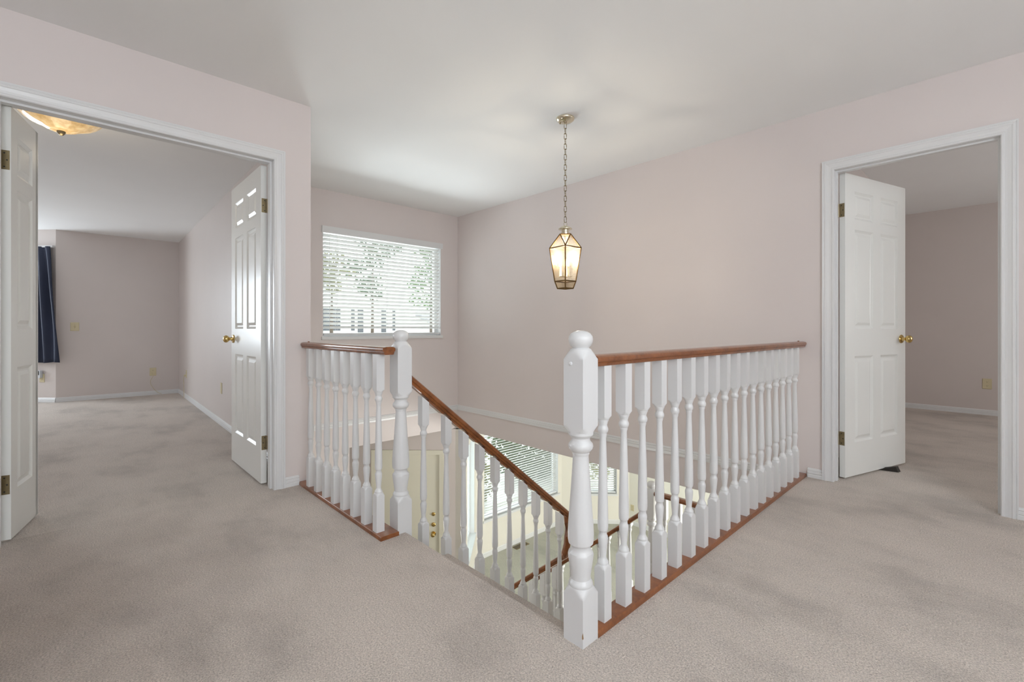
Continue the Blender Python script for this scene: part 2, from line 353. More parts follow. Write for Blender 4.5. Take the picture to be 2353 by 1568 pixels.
# door frames
def frame(name, T, ua, ub, zt, th, z0=0.0, mat='white'):
    mb = MB(); casing(mb, T, ua, ub, zt, z0)
    o = struct(name, mb, mat)
    j = MB(); j.box(ua-0.018, ua, -th, 0.0005, z0, zt+0.018, T); j.box(ub, ub+0.018, -th, 0.0005, z0, zt+0.018, T); j.box(ua, ub, -th, 0.0005, zt, zt+0.018, T)
    part('door_jamb', j, mat, o)
    k = MB(); k.box(ua, ua+0.010, -th*0.62, -th*0.30, z0, zt, T); k.box(ub-0.010, ub, -th*0.62, -th*0.30, z0, zt, T); k.box(ua+0.010, ub-0.010, -th*0.62, -th*0.30, zt-0.010, zt, T)
    part('door_stop', k, mat, o)
    return o
frame('trim_1', TL, -0.257, 0.892, 2.047, 0.12)
frame('trim_2', TR, -0.730, 0.015, 2.037, 0.103)
def plain_casing(T, ua, ub, zt, z0):
    mb = MB(); casing(mb, T, ua, ub, zt, z0, [(0, 0), (0, .012), (.058, .016), (.058, 0)]); mb.box(ua-0.012, ua, -0.13, 0.0, z0, zt+0.012, T); mb.box(ub, ub+0.012, -0.13, 0, z0, zt+0.012, T); mb.box(ua, ub, -0.13, 0, zt, zt+0.012, T)
    return mb
struct('trim_3', plain_casing(TD, 0.328, 1.147, -0.615, G), 'cream_door')

# ------------------------------------------------------------------ doors
ROWS = [(0.235, 0.815), (1.000, 1.668), (1.738, 1.925)]
def door_leaf(w, h, t, cols, z0=0.012):
    """leaf in local coordinates: x from the hinge edge, y from 0 (shown face) to t, z up"""
    mb = MB()
    xs = sorted({0, w, *[c for col in cols for c in col]}); zs = sorted({z0, h, *[c for r in ROWS for c in r]})
    for side in (0, 1):
        Y = (lambda d: d) if side == 0 else (lambda d: t-d)
        for a, b in zip(xs, xs[1:]):
            for c, d in zip(zs, zs[1:]):
                if (a, b) in cols and (c, d) in ROWS:
                    rings = []
                    for off, dep in ((0, 0), (.004, .003), (.015, .010), (.024, .010), (.042, .002)):
                        rings.append([(a+off, Y(dep), c+off), (b-off, Y(dep), c+off), (b-off, Y(dep), d-off), (a+off, Y(dep), d-off)])
                    mb.sweep(rings, caps=False); mb.add(rings[-1], [(0, 1, 2, 3)])
                else: mb.add([(a, Y(0), c), (b, Y(0), c), (b, Y(0), d), (a, Y(0), d)], [(0, 1, 2, 3)])
    mb.add([(0, 0, z0), (w, 0, z0), (w, t, z0), (0, t, z0), (0, 0, h), (w, 0, h), (w, t, h), (0, t, h)], [(0, 3, 2, 1), (4, 5, 6, 7), (0, 4, 7, 3), (1, 2, 6, 5)])
    return mb
KNOB = [(0, .030), (.004, .031), (.008, .028), (.010, .014), (.022, .011), (.030, .013), (.036, .022), (.044, .0265), (.054, .0265), (.062, .022), (.067, .012), (.068, .004)]
def add_knob(root, x, z, y0, sgn, name='door_knob', scale=1.0, prof=KNOB):
    mb = MB().lathe([(a*scale, r*scale) for a, r in prof], 24, T=lambda px, py, pz: (x+px, y0+sgn*pz, z+py))
    return part(name, mb, 'brass', root, 40, True)
def add_hinge(root, z, t, out=-1):
    """leaf plate on the hinge edge with its barrel"""
    mb = MB().box(-0.0015, 0.001, 0.004, t-0.002, z-0.045, z+0.045)
    h = part('hinge', mb, 'old_brass', root, None, True)
    b = MB()
    for k in range(5): b.lathe([(z-0.044+k*0.0178, .0052), (z-0.044+k*0.0178+0.0168, .0052)], 10, T=lambda px, py, pz: (px-0.006, py+t+0.003, pz))
    part('hinge_barrel', b, 'old_brass', h, 40, True)
    s = MB()
    for dy, dz in ((0.35, 0.032), (0.62, 0.0), (0.35, -0.032)):
        s.lathe([(0, .0036), (.001, .003)], 8, T=lambda px, py, pz: (-0.0016-pz, t*(1-dy)+px, z+dz+py))
    part('screw', s, 'dark', h, None, True)
def door(name, label, loc, rz, w, h, t, cols, knob_at=None, both=True, hinge_z=(1.79, 0.27), z0=0.012):
    o = bpy.data.objects.new(name, mesh(name, door_leaf(w, h, t, cols, z0), 'door')); COL.objects.link(o)
    o.location = loc; o.rotation_euler = (0, 0, rz); o['kind'] = 'structure'; o['label'] = label; o['category'] = 'door'
    if knob_at:
        add_knob(o, w-0.062, knob_at, 0, -1); add_knob(o, w-0.062, knob_at, t, 1)
    for z in hinge_z: add_hinge(o, z, t)
    return o
two = [(0.112, 0.335), (0.428, 0.651)]
# local x runs away from the hinge; local +y runs from the shown face to the far face
def rot_for(d): return math.atan2(d[1], d[0])
# wide left leaf: shown face is at y=.859 facing -Y, runs toward -X; needs mirrored thickness, so it is built with y negative
def flip(o):
    me = o.data
    for ob in [o]+list(o.children)+[c2 for c in o.children for c2 in c.children]:
        for v in ob.data.vertices: v.co.y = -v.co.y
        ob.data.flip_normals()
d1 = door('door_1', 'open white six-panel door leaf with brass knob at the left bedroom', (-3.230, 0.859, 0), rot_for((-1, 0)), 0.757, 2.045, 0.034, two, 0.925); flip(d1)
d2 = door('door_2', 'narrow white three-panel door leaf at the left edge of the photo', (-3.184, -0.218, 0), rot_for((-0.342, 0.074)), 0.345, 2.045, 0.034, [(0.075, 0.270)])
ast = MB().box(0.318, 0.352, 0.0, 0.012, 0.012, 2.045); part('astragal', ast, 'door', d2, None, True)
d3 = door('door_3', 'open white six-panel door with brass knob at the right bedroom', (-0.690, 3.697, 0), rot_for((0.227, 0.741)), 0.775, 2.035, 0.034, [(0.112, 0.342), (0.436, 0.666)], 0.926); 
# front entry door
mb = MB().box(0.331, 1.144, -0.05, -0.012, G+0.01, -0.618, TD); d4 = struct('door_4', mb, 'cream_door', None, 'plain cream front entry door with three brass locks, downstairs')
for zz, sc in ((-1.634, 1.0), (-1.517, 0.8), (-1.383, 0.7)):
    pr = KNOB if zz < -1.6 else [(0, .034), (.006, .035), (.012, .031), (.016, .020), (.026, .019), (.028, .010)]
    c = TD(0.405, -0.012, zz)
    k = MB().lathe([(a*sc, r*sc) for a, r in pr], 20, T=lambda px, py, pz: (c[0]+R2*pz-R2*px, c[1]-R2*pz-R2*px, c[2]+py))
    part('door_knob' if zz < -1.6 else 'deadbolt', k, 'brass', d4, 40)

# ------------------------------------------------------------------ windows and blinds
def window(name, T, ua, ub, za, zb, depth=0.14, label=None, mull=True, pane='pane', stool=0.03, mat='white', side=0.0):
    mb = MB()
    for a, b, c, d in ((ua, ua+0.04, za, zb), (ub-0.04, ub, za, zb), (ua+0.04, ub-0.04, za, za+0.04), (ua+0.04, ub-0.04, zb-0.04, zb)):
        mb.box(a, b, -depth+0.01, -depth+0.05, c, d, T)
    if mull: mb.box((ua+ub)/2-0.02, (ua+ub)/2+0.02, -depth+0.01, -depth+0.05, za+0.04, zb-0.04, T)
    o = struct(name, mb, mat)
    p = MB().box(ua+0.03, ub-0.03, -depth+0.027, -depth+0.031, za+0.03, zb-0.03, T); part('pane', p, pane, o)
    r = MB(); r.box(ua-0.001, ua+0.006, -depth+0.05, -0.001, za, zb, T); r.box(ub-0.006, ub+0.001, -depth+0.05, -0.001, za, zb, T); r.box(ua, ub, -depth+0.05, -0.001, zb-0.006, zb+0.001, T)
    part('reveal', r, mat, o)
    s = MB().box(ua-side, ub+side, -depth+0.05, stool, za-0.028, za+0.004, T); part('sill', s, mat, o)
    return o
def blind(T, ua, ub, za, zb, w0, label, tilt, group=None, valance=True, pitch=0.0420, width=0.048, cat='blind', over=0.02):
    c = T((ua+ub)/2, w0, za)
    o = thing('venetian_blind', label, cat, c, 0, group)
    if valance: part('valance', MB().box(ua-over, ub+over, w0-0.005, w0+0.055, zb-0.012, zb+0.058, T), 'white', o)
    else: part('head_rail', MB().box(ua, ub, w0-0.025, w0+0.025, zb-0.04, zb, T), 'white', o)
    n = int((zb-0.03-za-0.035)/pitch); top = zb-0.03
    ct, st = math.cos(tilt), math.sin(tilt); prof = []
    for k in range(7):
        q = (k/6-0.5)*width; prof.append((q, 0.0022*(1-(2*q/width)**2)))
    pts = prof+[(q, h-0.0016) for q, h in reversed(prof)]
    sl = MB().sweep([[(u, 0, 0) if False else (u, q*ct-h*st, q*st+h*ct) for q, h in pts] for u in (-(ub-ua)/2+0.006, (ub-ua)/2-0.006)])
    # slat mesh in the frame's own axes: u along the wall, w into the room
    U = Vector(T(1, 0, 0))-Vector(T(0, 0, 0)); Wd = Vector(T(0, 1, 0))-Vector(T(0, 0, 0))
    sl.v = [tuple(U*v[0]+Wd*v[1]+Vector((0, 0, v[2]))) for v in sl.v]
    me = mesh('slat', sl, 'slat', 50)
    for k in range(n): inst('slat', me, o, (0, 0, top-k*pitch-za))
    part('bottom_rail', MB().box(ua+0.006, ub-0.006, w0-0.022, w0+0.022, za+0.008, za+0.026, T), 'white', o)
    for f in (0.10, 0.5, 0.90):
        u = ua+(ub-ua)*f
        for dw in (-0.024, 0.024):
            part('ladder_cord', MB().box(u-0.0009, u+0.0009, w0+dw-0.0007, w0+dw+0.0007, za+0.02, zb-0.02, T), 'white', o)
    return o
window('window_1', TW, 1.862, 3.338, 0.915, 2.035, mull=False, side=0.014, stool=0.022)
b1 = blind(TW, 1.872, 3.330, 0.925, 2.012, -0.032, 'white venetian blind with valance on the large upstairs stairwell window', math.radians(33), 'horizontal blinds', over=0.022)
part('tilt_wand', MB().tube([TW(1.93, 0.008, 1.98), TW(1.93, 0.012, 0.88), TW(1.93, 0.012, 0.35)], 0.0016, 6), 'white', b1, 40)
window('window_2', TM, 4.72, 6.515, -2.06, -0.66, mull=False, side=0.03, stool=0.03)
blind(TM, 4.73, 6.505, -2.05, -0.67, -0.045, 'white open venetian blind on the wide downstairs window, slats level', math.radians(0), 'horizontal blinds', valance=False)
window('window_3', TBL, 0.28, 1.14, -2.12, -0.60, depth=0.12, pane='obscure', mull=False, side=0.01)
window('window_4', TBR, 0.22, 1.03, -2.09, -0.66, side=0.012, mull=False)
blind(TBR, 0.235, 1.015, -2.08, -0.67, -0.04, 'small white venetian blind on the narrow angled downstairs window', math.radians(-14), 'horizontal blinds', valance=False)

# ------------------------------------------------------------------ railings
H = 0.0205
BAL = [(0.0, .06), (.192, .06), (.194, .0285), (.1975, .0255), (.2015, .0222), (.2050, .0200), (.2068, .0184), (.2110, .0190), (.2155, .0176), (.2185, .0152), (.222, .0145), (.2245, .0125), (.232, .0113),
       (.255, .0135), (.280, .0160), (.294, .0168), (.300, .0160), (.304, .0138), (.309, .0130), (.313, .0130), (.317, .0142), (.320, .0166), (.332, .0179), (.350, .0178), (.40, .0170), (.50, .0147), (.58, .0124), (.625, .0109), (.634, .0111),
       (.640, .0128), (.643, .0136), (.6475, .0136), (.648, .0140), (.654, .0172), (.660, .0181), (.665, .0175), (.671, .0146), (.674, .0140), (.678, .0142), (.679, .0152), (.684, .0160), (.690, .0190), (.6935, .0192), (.6945, .0200), (.6970, .0212), (.7010, .0245), (.7050, .0287), (.7060, .06)]
def baluster_mesh(base, top, shift=0.0, slope=None, axis=1, half=H):
    """turned baluster; base/top are absolute z of its ends, shift moves the turned middle"""
    prof = [(base, .06)]+[(z+shift, r) for z, r in BAL[1:]]+[(top, .06)]
    mb = MB().lathe(prof, 32, half, off=0.0)
    if slope is not None:
        n = 32; k = len(mb.v)-n
        for i in range(k, k+n):
            x, y, z = mb.v[i]; mb.v[i] = (x, y, z+slope*(y if axis == 1 else x))
    return mesh('baluster', mb, 'white', 32)
NEW = [(0.0, .12), (.149, .12), (.151, .0552), (.159, .0480), (.167, .0425), (.1725, .0392), (.175, .0380), (.180, .0393), (.186, .0378), (.190, .0345), (.193, .0330), (.196, .0308), (.200, .0308), (.225, .0345), (.258, .0395), (.274, .0412), (.281, .0395), (.287, .0335), (.292, .0318), (.299, .0312),
       (.304, .0330), (.310, .0395), (.322, .0416), (.340, .0422), (.38, .0400), (.47, .0330), (.56, .0270), (.590, .0252), (.594, .0258), (.597, .0275), (.603, .0278), (.606, .0310), (.614, .0378), (.622, .0402), (.630, .0385), (.638, .0318), (.643, .0296), (.649, .0300), (.652, .0330), (.660, .0398), (.664, .0402), (.668, .0400), (.673, .0432), (.681, .0500), (.688, .0555), (.690, .12),
       (.9010, .12), (.9030, .0560), (.9120, .0485), (.9200, .0430), (.9260, .0385), (.9300, .0355), (.9345, .0330), (.9365, .0290), (.9385, .0272)]
FIN = [(.9385, .0268), (.9405, .0275), (.946, .0340), (.956, .0385), (.966, .0397), (.976, .0380), (.985, .0315), (.991, .0215), (.994, .0100), (.9945, .003)]
def newel(parent, x, y, z=0.0, half=0.039, foot=0.0):
    pr = [(foot, .12)]+NEW[1:]
    rl = root_loc(parent).location
    n = part('newel_post', MB().lathe(pr, 48, half, T=lambda a, b, c: (a+x, b+y, c+z)), 'white', parent, 32)
    part('ball_finial', MB().lathe(FIN, 32, None, T=lambda a, b, c: (a+x, b+y, c+z)), 'white', n, 40)
    return n
# rail section: (across, up) with the top at 0
RAIL = [(-.020, -.038), (-.024, -.036), (-.026, -.030), (-.0275, -.027), (-.026, -.0245), (-.031, -.022), (-.0335, -.015), (-.0325, -.008), (-.027, -.003), (-.014, 0), (.014, 0), (.027, -.003), (.0325, -.008), (.0335, -.015), (.031, -.022), (.026, -.0245), (.0275, -.027), (.026, -.030), (.024, -.036), (.020, -.038)]
def rail(parent, a, b, name='handrail', bev=0.0, scale=1.0):
    """straight rail whose top centre line runs from a to b; cut vertical at both ends"""
    a = Vector(a); b = Vector(b); d = (b-a); hz = Vector((d.x, d.y, 0)).normalized(); side = Vector((hz.y, -hz.x, 0))
    k = d.length/Vector((d.x, d.y, 0)).length
    rings = [[p+side*s*scale+Vector((0, 0, u*k*scale)) for s, u in RAIL] for p in (a, b)]
    if bev:
        for s_ in (0,):
            tip = [p+Vector((0, 0, 0)) for p in rings[0]]
            rings = [rings[0], [q for q in rings[1]]]
    return part(name, MB().sweep(rings), 'wood', parent, 35)
# --- right railing: runs from the front newel to the right wall
XR = -0.918
rr = thing('stair_railing', 'white turned-baluster railing running from the foreground newel post to the right wall', 'railing', (-0.926, 1.186, 0), 0, 'stair balustrades')
nw = newel(rr, -0.926, 1.186)
part('wood_button', MB().lathe([(0, .0062), (.002, .0062), (.0045, .0045), (.0055, .001)], 16, T=lambda a, b, c: (-0.935+a, 1.147-c, 0.889+b)), 'white', nw, 40)
part('paint_chip', MB().prism([(-.0004, 0), (.0026, .003), (.0018, .010), (.0004, .022), (-.0022, .011), (-.0026, .003)], 0, 0.0012, T=lambda a, b, c: (-0.8875+a*R2-(-c)*R2-0.0006, 1.1475+a*R2-c*R2+0.0002, 0.030+b)), 'chip', nw)
rail(rr, (XR, 1.225, 0.914), (XR, 3.590, 0.914))
part('rail_peg', MB().lathe([(0.912, .006), (.918, .006), (.920, .003)], 10, T=lambda a, b, c: (XR+a, 3.53+b, c)), 'wood', rr, 40)
pl = [(-.885, 0), (-.885, .013), (-.889, .0195), (-.893, .020), (-.949, .020), (-.953, .018), (-.953, 0)]
part('base_rail', MB().sweep([[(x, y, z) for x, z in pl] for y in (1.2255, 3.590)]), 'wood', rr, 40)
me = baluster_mesh(0.0, 0.8775-0.020, -0.020)
me_b = me
for i in range(18):
    inst('baluster', me, rr, (XR+0.926, 1.2965+0.12660*i-1.186, 0.020))
# --- left railing
YL = 1.0675
lr = thing('stair_railing', 'short white baluster railing between the left bedroom wall and its own newel post', 'railing', (-2.04, 1.175, 0), 0, 'stair balustrades')
newel(lr, -2.042, 1.176, foot=-0.30)
rail(lr, (-3.080, 1.084, 0.914), (-1.990, 1.084, 0.914))
part('rail_peg', MB().lathe([(0.912, .006), (.918, .006), (.920, .003)], 10, T=lambda a, b, c: (-3.03+a, 1.084+b, c)), 'wood', lr, 40)
pl = [(1.040, 0), (1.040, .013), (1.044, .0195), (1.048, .020), (1.134, .020), (1.1365, .018), (1.1365, 0)]
part('base_rail', MB().sweep([[(x, y, z) for y, z in pl] for x in (-3.080, -1.990)]), 'wood', lr, 40)
for i in range(8):
    inst('baluster', me_b, lr, (-2.948+0.1263*i+2.04, YL-1.175, 0.020))
# --- staircase
st = thing('staircase', 'carpeted staircase going down between the railings to a landing and turning left', 'staircase', (-1.49, YE, 0))
def step_profile(run, rise, nose=0.040):
    r = 0.018
    p = [(0, 0), (run+nose-r, 0)]+[(run+nose-r+r*math.sin(a), -r+r*math.cos(a)) for a in [PI*k/8 for k in range(1, 9)]]+[(run, -2*r), (run, -rise-0.02), (0, -rise-0.02)]
    return p
for k in range(1, 7):
    pr = step_profile(RUN, RISE); y0 = YE+(k-1)*RUN; z0 = -k*RISE
    part('step', MB().sweep([[(x, y0+a, z0+b) for a, b in pr] for x in (-1.999, -0.957)]), 'carpet', st, 40)
XS = -2.05; Y2a, Y2b = 2.546, 3.69
part('landing', MB().box(-2.074, -0.957, YE+6*RUN+0.001, 3.69, LAND-0.2, LAND), 'carpet', st)
for k in range(1, 7):
    pr = step_profile(RUN, RISE); x0 = -2.074-(k-1)*RUN; z0 = LAND-k*RISE
    part('step', MB().sweep([[(x0-a, y, z0+b) for a, b in pr] for y in (Y2a, Y2b)]), 'carpet', st, 40)
part('riser', MB().box(-1.999, -0.957, YE-0.004, YE+0.0005, -RISE-0.001, -0.03), 'carpet', st)
# closed stringer under the first flight, on the open side
sp = [(YE, -0.0), (YE+6*RUN, LAND+RISE*0), (YE+6*RUN, G), (YE, G)]
part('stringer', MB().sweep([[(x, y, z-0.02) for y, z in [(YE+0.046, -RISE-0.03), (YE+6*RUN, LAND-0.01), (YE+6*RUN, G+0.02), (YE+0.046, G+0.02)]] for x in (-2.03, -2.000)]), 'white', st)
part('stringer', MB().sweep([[(x, y, z) for x, z in [(-2.08, LAND-0.21), (-2.074-6*RUN, G+0.001), (-2.08, G+0.001)]] for y in (Y2a+0.005, Y2a+0.03)]), 'white', st)
# --- sloped rail of the first flight with its gooseneck and the lower rail
sl = -RISE/RUN
XF = -2.030
fr = thing('stair_railing', 'sloping white baluster railing with red-brown handrail down the open side of the stairs', 'railing', (XF, 1.30, -RISE), 0, 'stair balustrades')
ztop = lambda y: 0.247+sl*(y-1.85)
k_ = math.sqrt(1+sl*sl)
rail(fr, (XF, 1.216, ztop(1.216)), (XF, 2.440, ztop(2.440)))
ys = [1.300]+[1.442+0.1160*i for i in range(9)]
for i, y in enumerate(ys):
    base = -RISE*(1 if i == 0 else 1+(i+1)//2)
    tz = ztop(y)-0.050*k_*0.98
    m_ = baluster_mesh(base, tz, -0.197+sl*(y-1.30), sl, 1)
    inst('baluster', m_, fr, (0, y-1.30, RISE))
    # fillet strip between this baluster and the next
    y2 = ys[i+1] if i+1 < len(ys) else 2.44
    ya, yb = y+H, y2-H
    q = []
    for yy, dd in ((ya, 0.0), (ya+0.0, 0.010), (ya+0.012, 0.0125), (yb-0.016, 0.0125), (yb-0.004, 0.008), (yb, 0.0)):
        q.append((yy, ztop(yy)-0.0475-dd*k_))
    part('fillet', MB().sweep([[(XF+s*0.017, yy, zz) for yy, zz in q] for s in (-1, 1)]), 'wood', fr, 30)
yfirst = ys[0]-H
# gooseneck: leaves the sloped rail, drops, and turns into the lower rail
z_l = lambda x: -0.540+RISE/RUN*(x+2.05)          # top of the lower inner rail, plane y = 2.45
gp = [(XF, 2.432, ztop(2.432)-0.020), (XF, 2.447, ztop(2.447)-0.035), (XF, 2.452, -0.33), (XF, 2.452, -0.42), (XF-0.001, 2.452, -0.475), (XF-0.012, 2.452, -0.520), (XF-0.034, 2.452, z_l(XF-0.034)-0.022)]
part('gooseneck', MB().tube(gp, [.021, .022, .0215, .0215, .024, .025, .022], 14), 'wood', fr, 40)
rail(fr, (XF-0.015, 2.452, z_l(XF-0.015)), (-3.40, 2.452, z_l(-3.40)), 'lower_handrail')
for i in range(11):
    x = -2.135-0.1142*i; k = int((-2.074-x)/RUN)+1
    base = LAND-k*RISE if x > -2.074-6*RUN else G
    tz = z_l(x)-0.046*k_
    inst('baluster', baluster_mesh(base, tz, LAND-0.197+sl*(-2.10-x)*1.0+0.03, -sl, 0), fr, (x-XF, 2.452-1.30, RISE))
# --- landing guard and outer rail of the second flight
YG = 3.648
gr = thing('stair_railing', 'lower white railing on the far side of the landing, seen between the balusters', 'railing', (-2.072, YG, LAND), 0, 'stair balustrades')
newel(gr, -2.072, YG, LAND)
rail(gr, (-2.033, YG, LAND+0.914), (-0.97, YG, LAND+0.914))
me = baluster_mesh(0.0, 0.8775)
for i in range(8): inst('baluster', me, gr, (0.125+0.1266*i, 0, 0))
z_o = lambda x: -0.532+0.85*(x+2.074)
rail(gr, (-2.108, YG, z_o(-2.108)), (-3.42, YG, z_o(-3.42)), 'lower_handrail')
for i in range(11):
    x = -2.175-0.1142*i; k = int((-2.074-x)/RUN)+1
    base = LAND-k*RISE if x > -2.074-6*RUN else G
    inst('baluster', baluster_mesh(base-LAND, z_o(x)-LAND-0.058, -0.06+0.85*(x+2.175), 0.85, 0), gr, (x+2.072, 0, 0))

# ------------------------------------------------------------------ pendant lantern
PX, PY = -2.044, 2.447
pd = thing('pendant_lantern', 'brass and glass lantern hanging on a chain over the stairwell', 'pendant light', (PX, PY, CEIL))
TP = lambda a, b, c: (PX+a, PY+b, c)
part('ceiling_canopy', MB().lathe([(2.418, .010), (2.420, .022), (2.426, .046), (2.436, .060), (2.444, .063), (2.450, .063)], 32, T=TP), 'pale_brass', pd, 40)
for a in (0.6, 2.7): part('canopy_screw', MB().lathe([(2.415, .003), (2.420, .006), (2.43, .006)], 10, T=lambda x, y, z: (PX+x+0.036*math.cos(a+TH), PY+y-0.036*math.sin(a), z)), 'old_brass', pd, 40)
def link(h=0.021, w=0.0085):
    pts = []
    for k in range(20):
        a = 2*PI*k/20; pts.append((w*math.cos(a), 0, (h-w)*(1 if math.sin(a) > 0 else -1)*(1 if abs(math.sin(a)) > 0.02 else 0)+w*math.sin(a)))
    return mesh('chain_link', MB().tube(pts, 0.0021, 6, True), 'old_brass', 60)
lm = link()
nl = 19; z0, z1 = 2.415, 1.735
for k in range(nl):
    inst('chain_link', lm, pd, (0, 0, z0-(k+0.5)*(z0-z1)/nl-CEIL), TH+(0.25 if k % 2 == 0 else 0.25+PI/2))
part('hanging_loop', MB().tube([(PX+0.011*math.cos(a)*math.cos(TH), PY+0.011*math.cos(a)*math.sin(TH), 1.722+0.012*math.sin(a)) for a in [2*PI*k/16 for k in range(16)]], 0.0018, 6, True), 'pale_brass', pd, 60)
part('lantern_cap', MB().lathe([(1.645, .030), (1.660, .031), (1.663, .026), (1.680, .026), (1.684, .047), (1.688, .047), (1.696, .040), (1.704, .024), (1.711, .011), (1.714, .004)], 28, T=TP), 'pale_brass', pd, 35)
vd = math.atan2(-PY, -PX)     # a corner of the lantern points to the hall
def sq(rad, z, off=0.0): return [Vector((PX+rad*math.cos(vd+off+k*PI/2), PY+rad*math.sin(vd+off+k*PI/2), z)) for k in range(4)]
wide = sq(.108, 1.556); low = sq(.072, 1.327); skirt = sq(.054, 1.278); topr = sq(.050, 1.646, PI/4)
fm = MB(); rc = 0.0044
for r in (wide, low, skirt, topr):
    for k in range(4): fm.tube([r[k], r[(k+1) % 4]], rc, 6)
for k in range(4):
    fm.tube([wide[k], low[k]], rc, 6); fm.tube([low[k], skirt[k]], rc, 6); fm.tube([wide[k], topr[k]], rc, 6); fm.tube([wide[k], topr[k-1]], rc, 6)
part('lantern_frame', fm, 'dark_brass', pd, 40)
def sheet(parent, pts, name='glass_pane'):
    pts = [Vector(p) for p in pts]; n = (pts[1]-pts[0]).cross(pts[2]-pts[0]).normalized()*0.0012; k = len(pts)
    mb = MB().add([p-n for p in pts]+[p+n for p in pts], [tuple(range(k))[::-1], tuple(range(k, 2*k))]+[(i, (i+1) % k, k+(i+1) % k, k+i) for i in range(k)])
    return part(name, mb, 'lantern_glass', parent)
for k in range(4):
    j = (k+1) % 4
    sheet(pd, [wide[k], wide[j], low[j], low[k]]); sheet(pd, [low[k], low[j], skirt[j], skirt[k]])
    sheet(pd, [wide[k], wide[j], topr[k]]); sheet(pd, [wide[k], topr[k], topr[k-1]])
part('candle_plate', MB().lathe([(1.352, .008), (1.356, .046), (1.360, .046), (1.366, .010), (1.40, .006), (1.64, .006)], 24, T=TP), 'pale_brass', pd, 40)
for k in range(3):
    a = vd+0.5+2*PI*k/3; cx, cy = PX+0.034*math.cos(a), PY+0.034*math.sin(a)
    cnd = part('candle', MB().lathe([(1.36, .010), (1.362, .0085), (1.425, .0085), (1.428, .006)], 14, T=lambda x, y, z: (cx+x, cy+y, z)), 'candle', pd, 40)
    part('bulb', MB().lathe([(1.428, .006), (1.436, .010), (1.448, .0125), (1.462, .010), (1.476, .005), (1.486, .001)], 14, T=lambda x, y, z: (cx+x, cy+y, z)), 'bulb', cnd, 60)
pl_ = bpy.data.lights.new('lantern_light', 'POINT'); pl_.energy = 13; pl_.color = (1, 0.94, 0.86); pl_.shadow_soft_size = 0.03
po = bpy.data.objects.new('lantern_light', pl_); COL.objects.link(po); po.location = (PX, PY, 1.50)

# ------------------------------------------------------------------ left bedroom: ceiling light, curtain, outlets
LX, LY = -3.985, -0.062
cl = thing('ceiling_light', 'amber glass dome ceiling light glowing inside the left bedroom doorway', 'ceiling light', (LX, LY, 2.35))
TLp = lambda a, b, c: (LX+a, LY+b, c)
part('ceiling_pan', MB().lathe([(2.318, .150), (2.325, .160), (2.350, .160)], 36, T=TLp), 'pale_brass', cl, 40)
dm = MB()
prof = [(2.222, .020), (2.226, .050), (2.232, .070), (2.243, .085), (2.250, .105), (2.266, .140), (2.290, .172), (2.308, .190), (2.322, .200), (2.326, .201)]
n = 64; vsx = []
for z, r in prof:
    for i in range(n):
        a = 2*PI*i/n; q = r*(1+0.012*math.cos(16*a)*(1 if r < 0.15 else 0.6)); vsx.append((LX+q*math.cos(a), LY+q*math.sin(a), z+0.004*math.cos(8*a)*(r/0.2)**2))
dm.add(vsx, [(k*n+i, k*n+(i+1) % n, (k+1)*n+(i+1) % n, (k+1)*n+i) for k in range(len(prof)-1) for i in range(n)]+[tuple(range(n))])
part('glass_dome', dm, 'dome', cl, 60)
part('finial', MB().lathe([(2.196, .003), (2.200, .011), (2.208, .017), (2.216, .021), (2.223, .021)], 18, T=TLp), 'old_brass', cl, 40)
dl = bpy.data.lights.new('dome_light', 'POINT'); dl.energy = 1.6; dl.color = (1, 0.85, 0.62); dl.shadow_soft_size = 0.1
do = bpy.data.objects.new('dome_light', dl); COL.objects.link(do); do.location = (LX, LY, 2.05)
# curtain on the angled bay wall, hung in pleats
BP = (-8.80, -0.19); TC = line_frame(BP, (-R2, -R2), (R2, -R2))
ct = thing('curtain', 'navy blue pleated curtain hanging in the left bedroom bay', 'curtain', TC(0.4, 0.06, 0.54))
rings = []
NZ, NU = 26, 110
vsx = []
for iz in range(NZ+1):
    t = iz/NZ; z = 2.11-t*1.565
    for iu in range(NU+1):
        u = iu/NU
        flare = 0.13*t**0.8
        uu = 0.02-flare+u*(1.05+flare)
        w = 0.055+0.030*(0.35+0.65*min(1, t*3.0))*math.sin(u*2*PI*8.2+0.6*math.sin(t*3+u*5))+0.010*math.sin(u*40+t*4)
        vsx.append(TC(uu, max(0.012, w), z+0.006*math.sin(u*25)*t))
cm = MB().add(vsx, [(a*(NU+1)+b, a*(NU+1)+b+1, (a+1)*(NU+1)+b+1, (a+1)*(NU+1)+b) for a in range(NZ) for b in range(NU)])
co = part('cloth', cm, 'curtain', ct, 80); sm = co.modifiers.new('thickness', 'SOLIDIFY'); sm.thickness = 0.003
part('curtain_track', MB().box(0.0, 1.1, 0.02, 0.05, 2.10, 2.125, TC), 'white', ct)
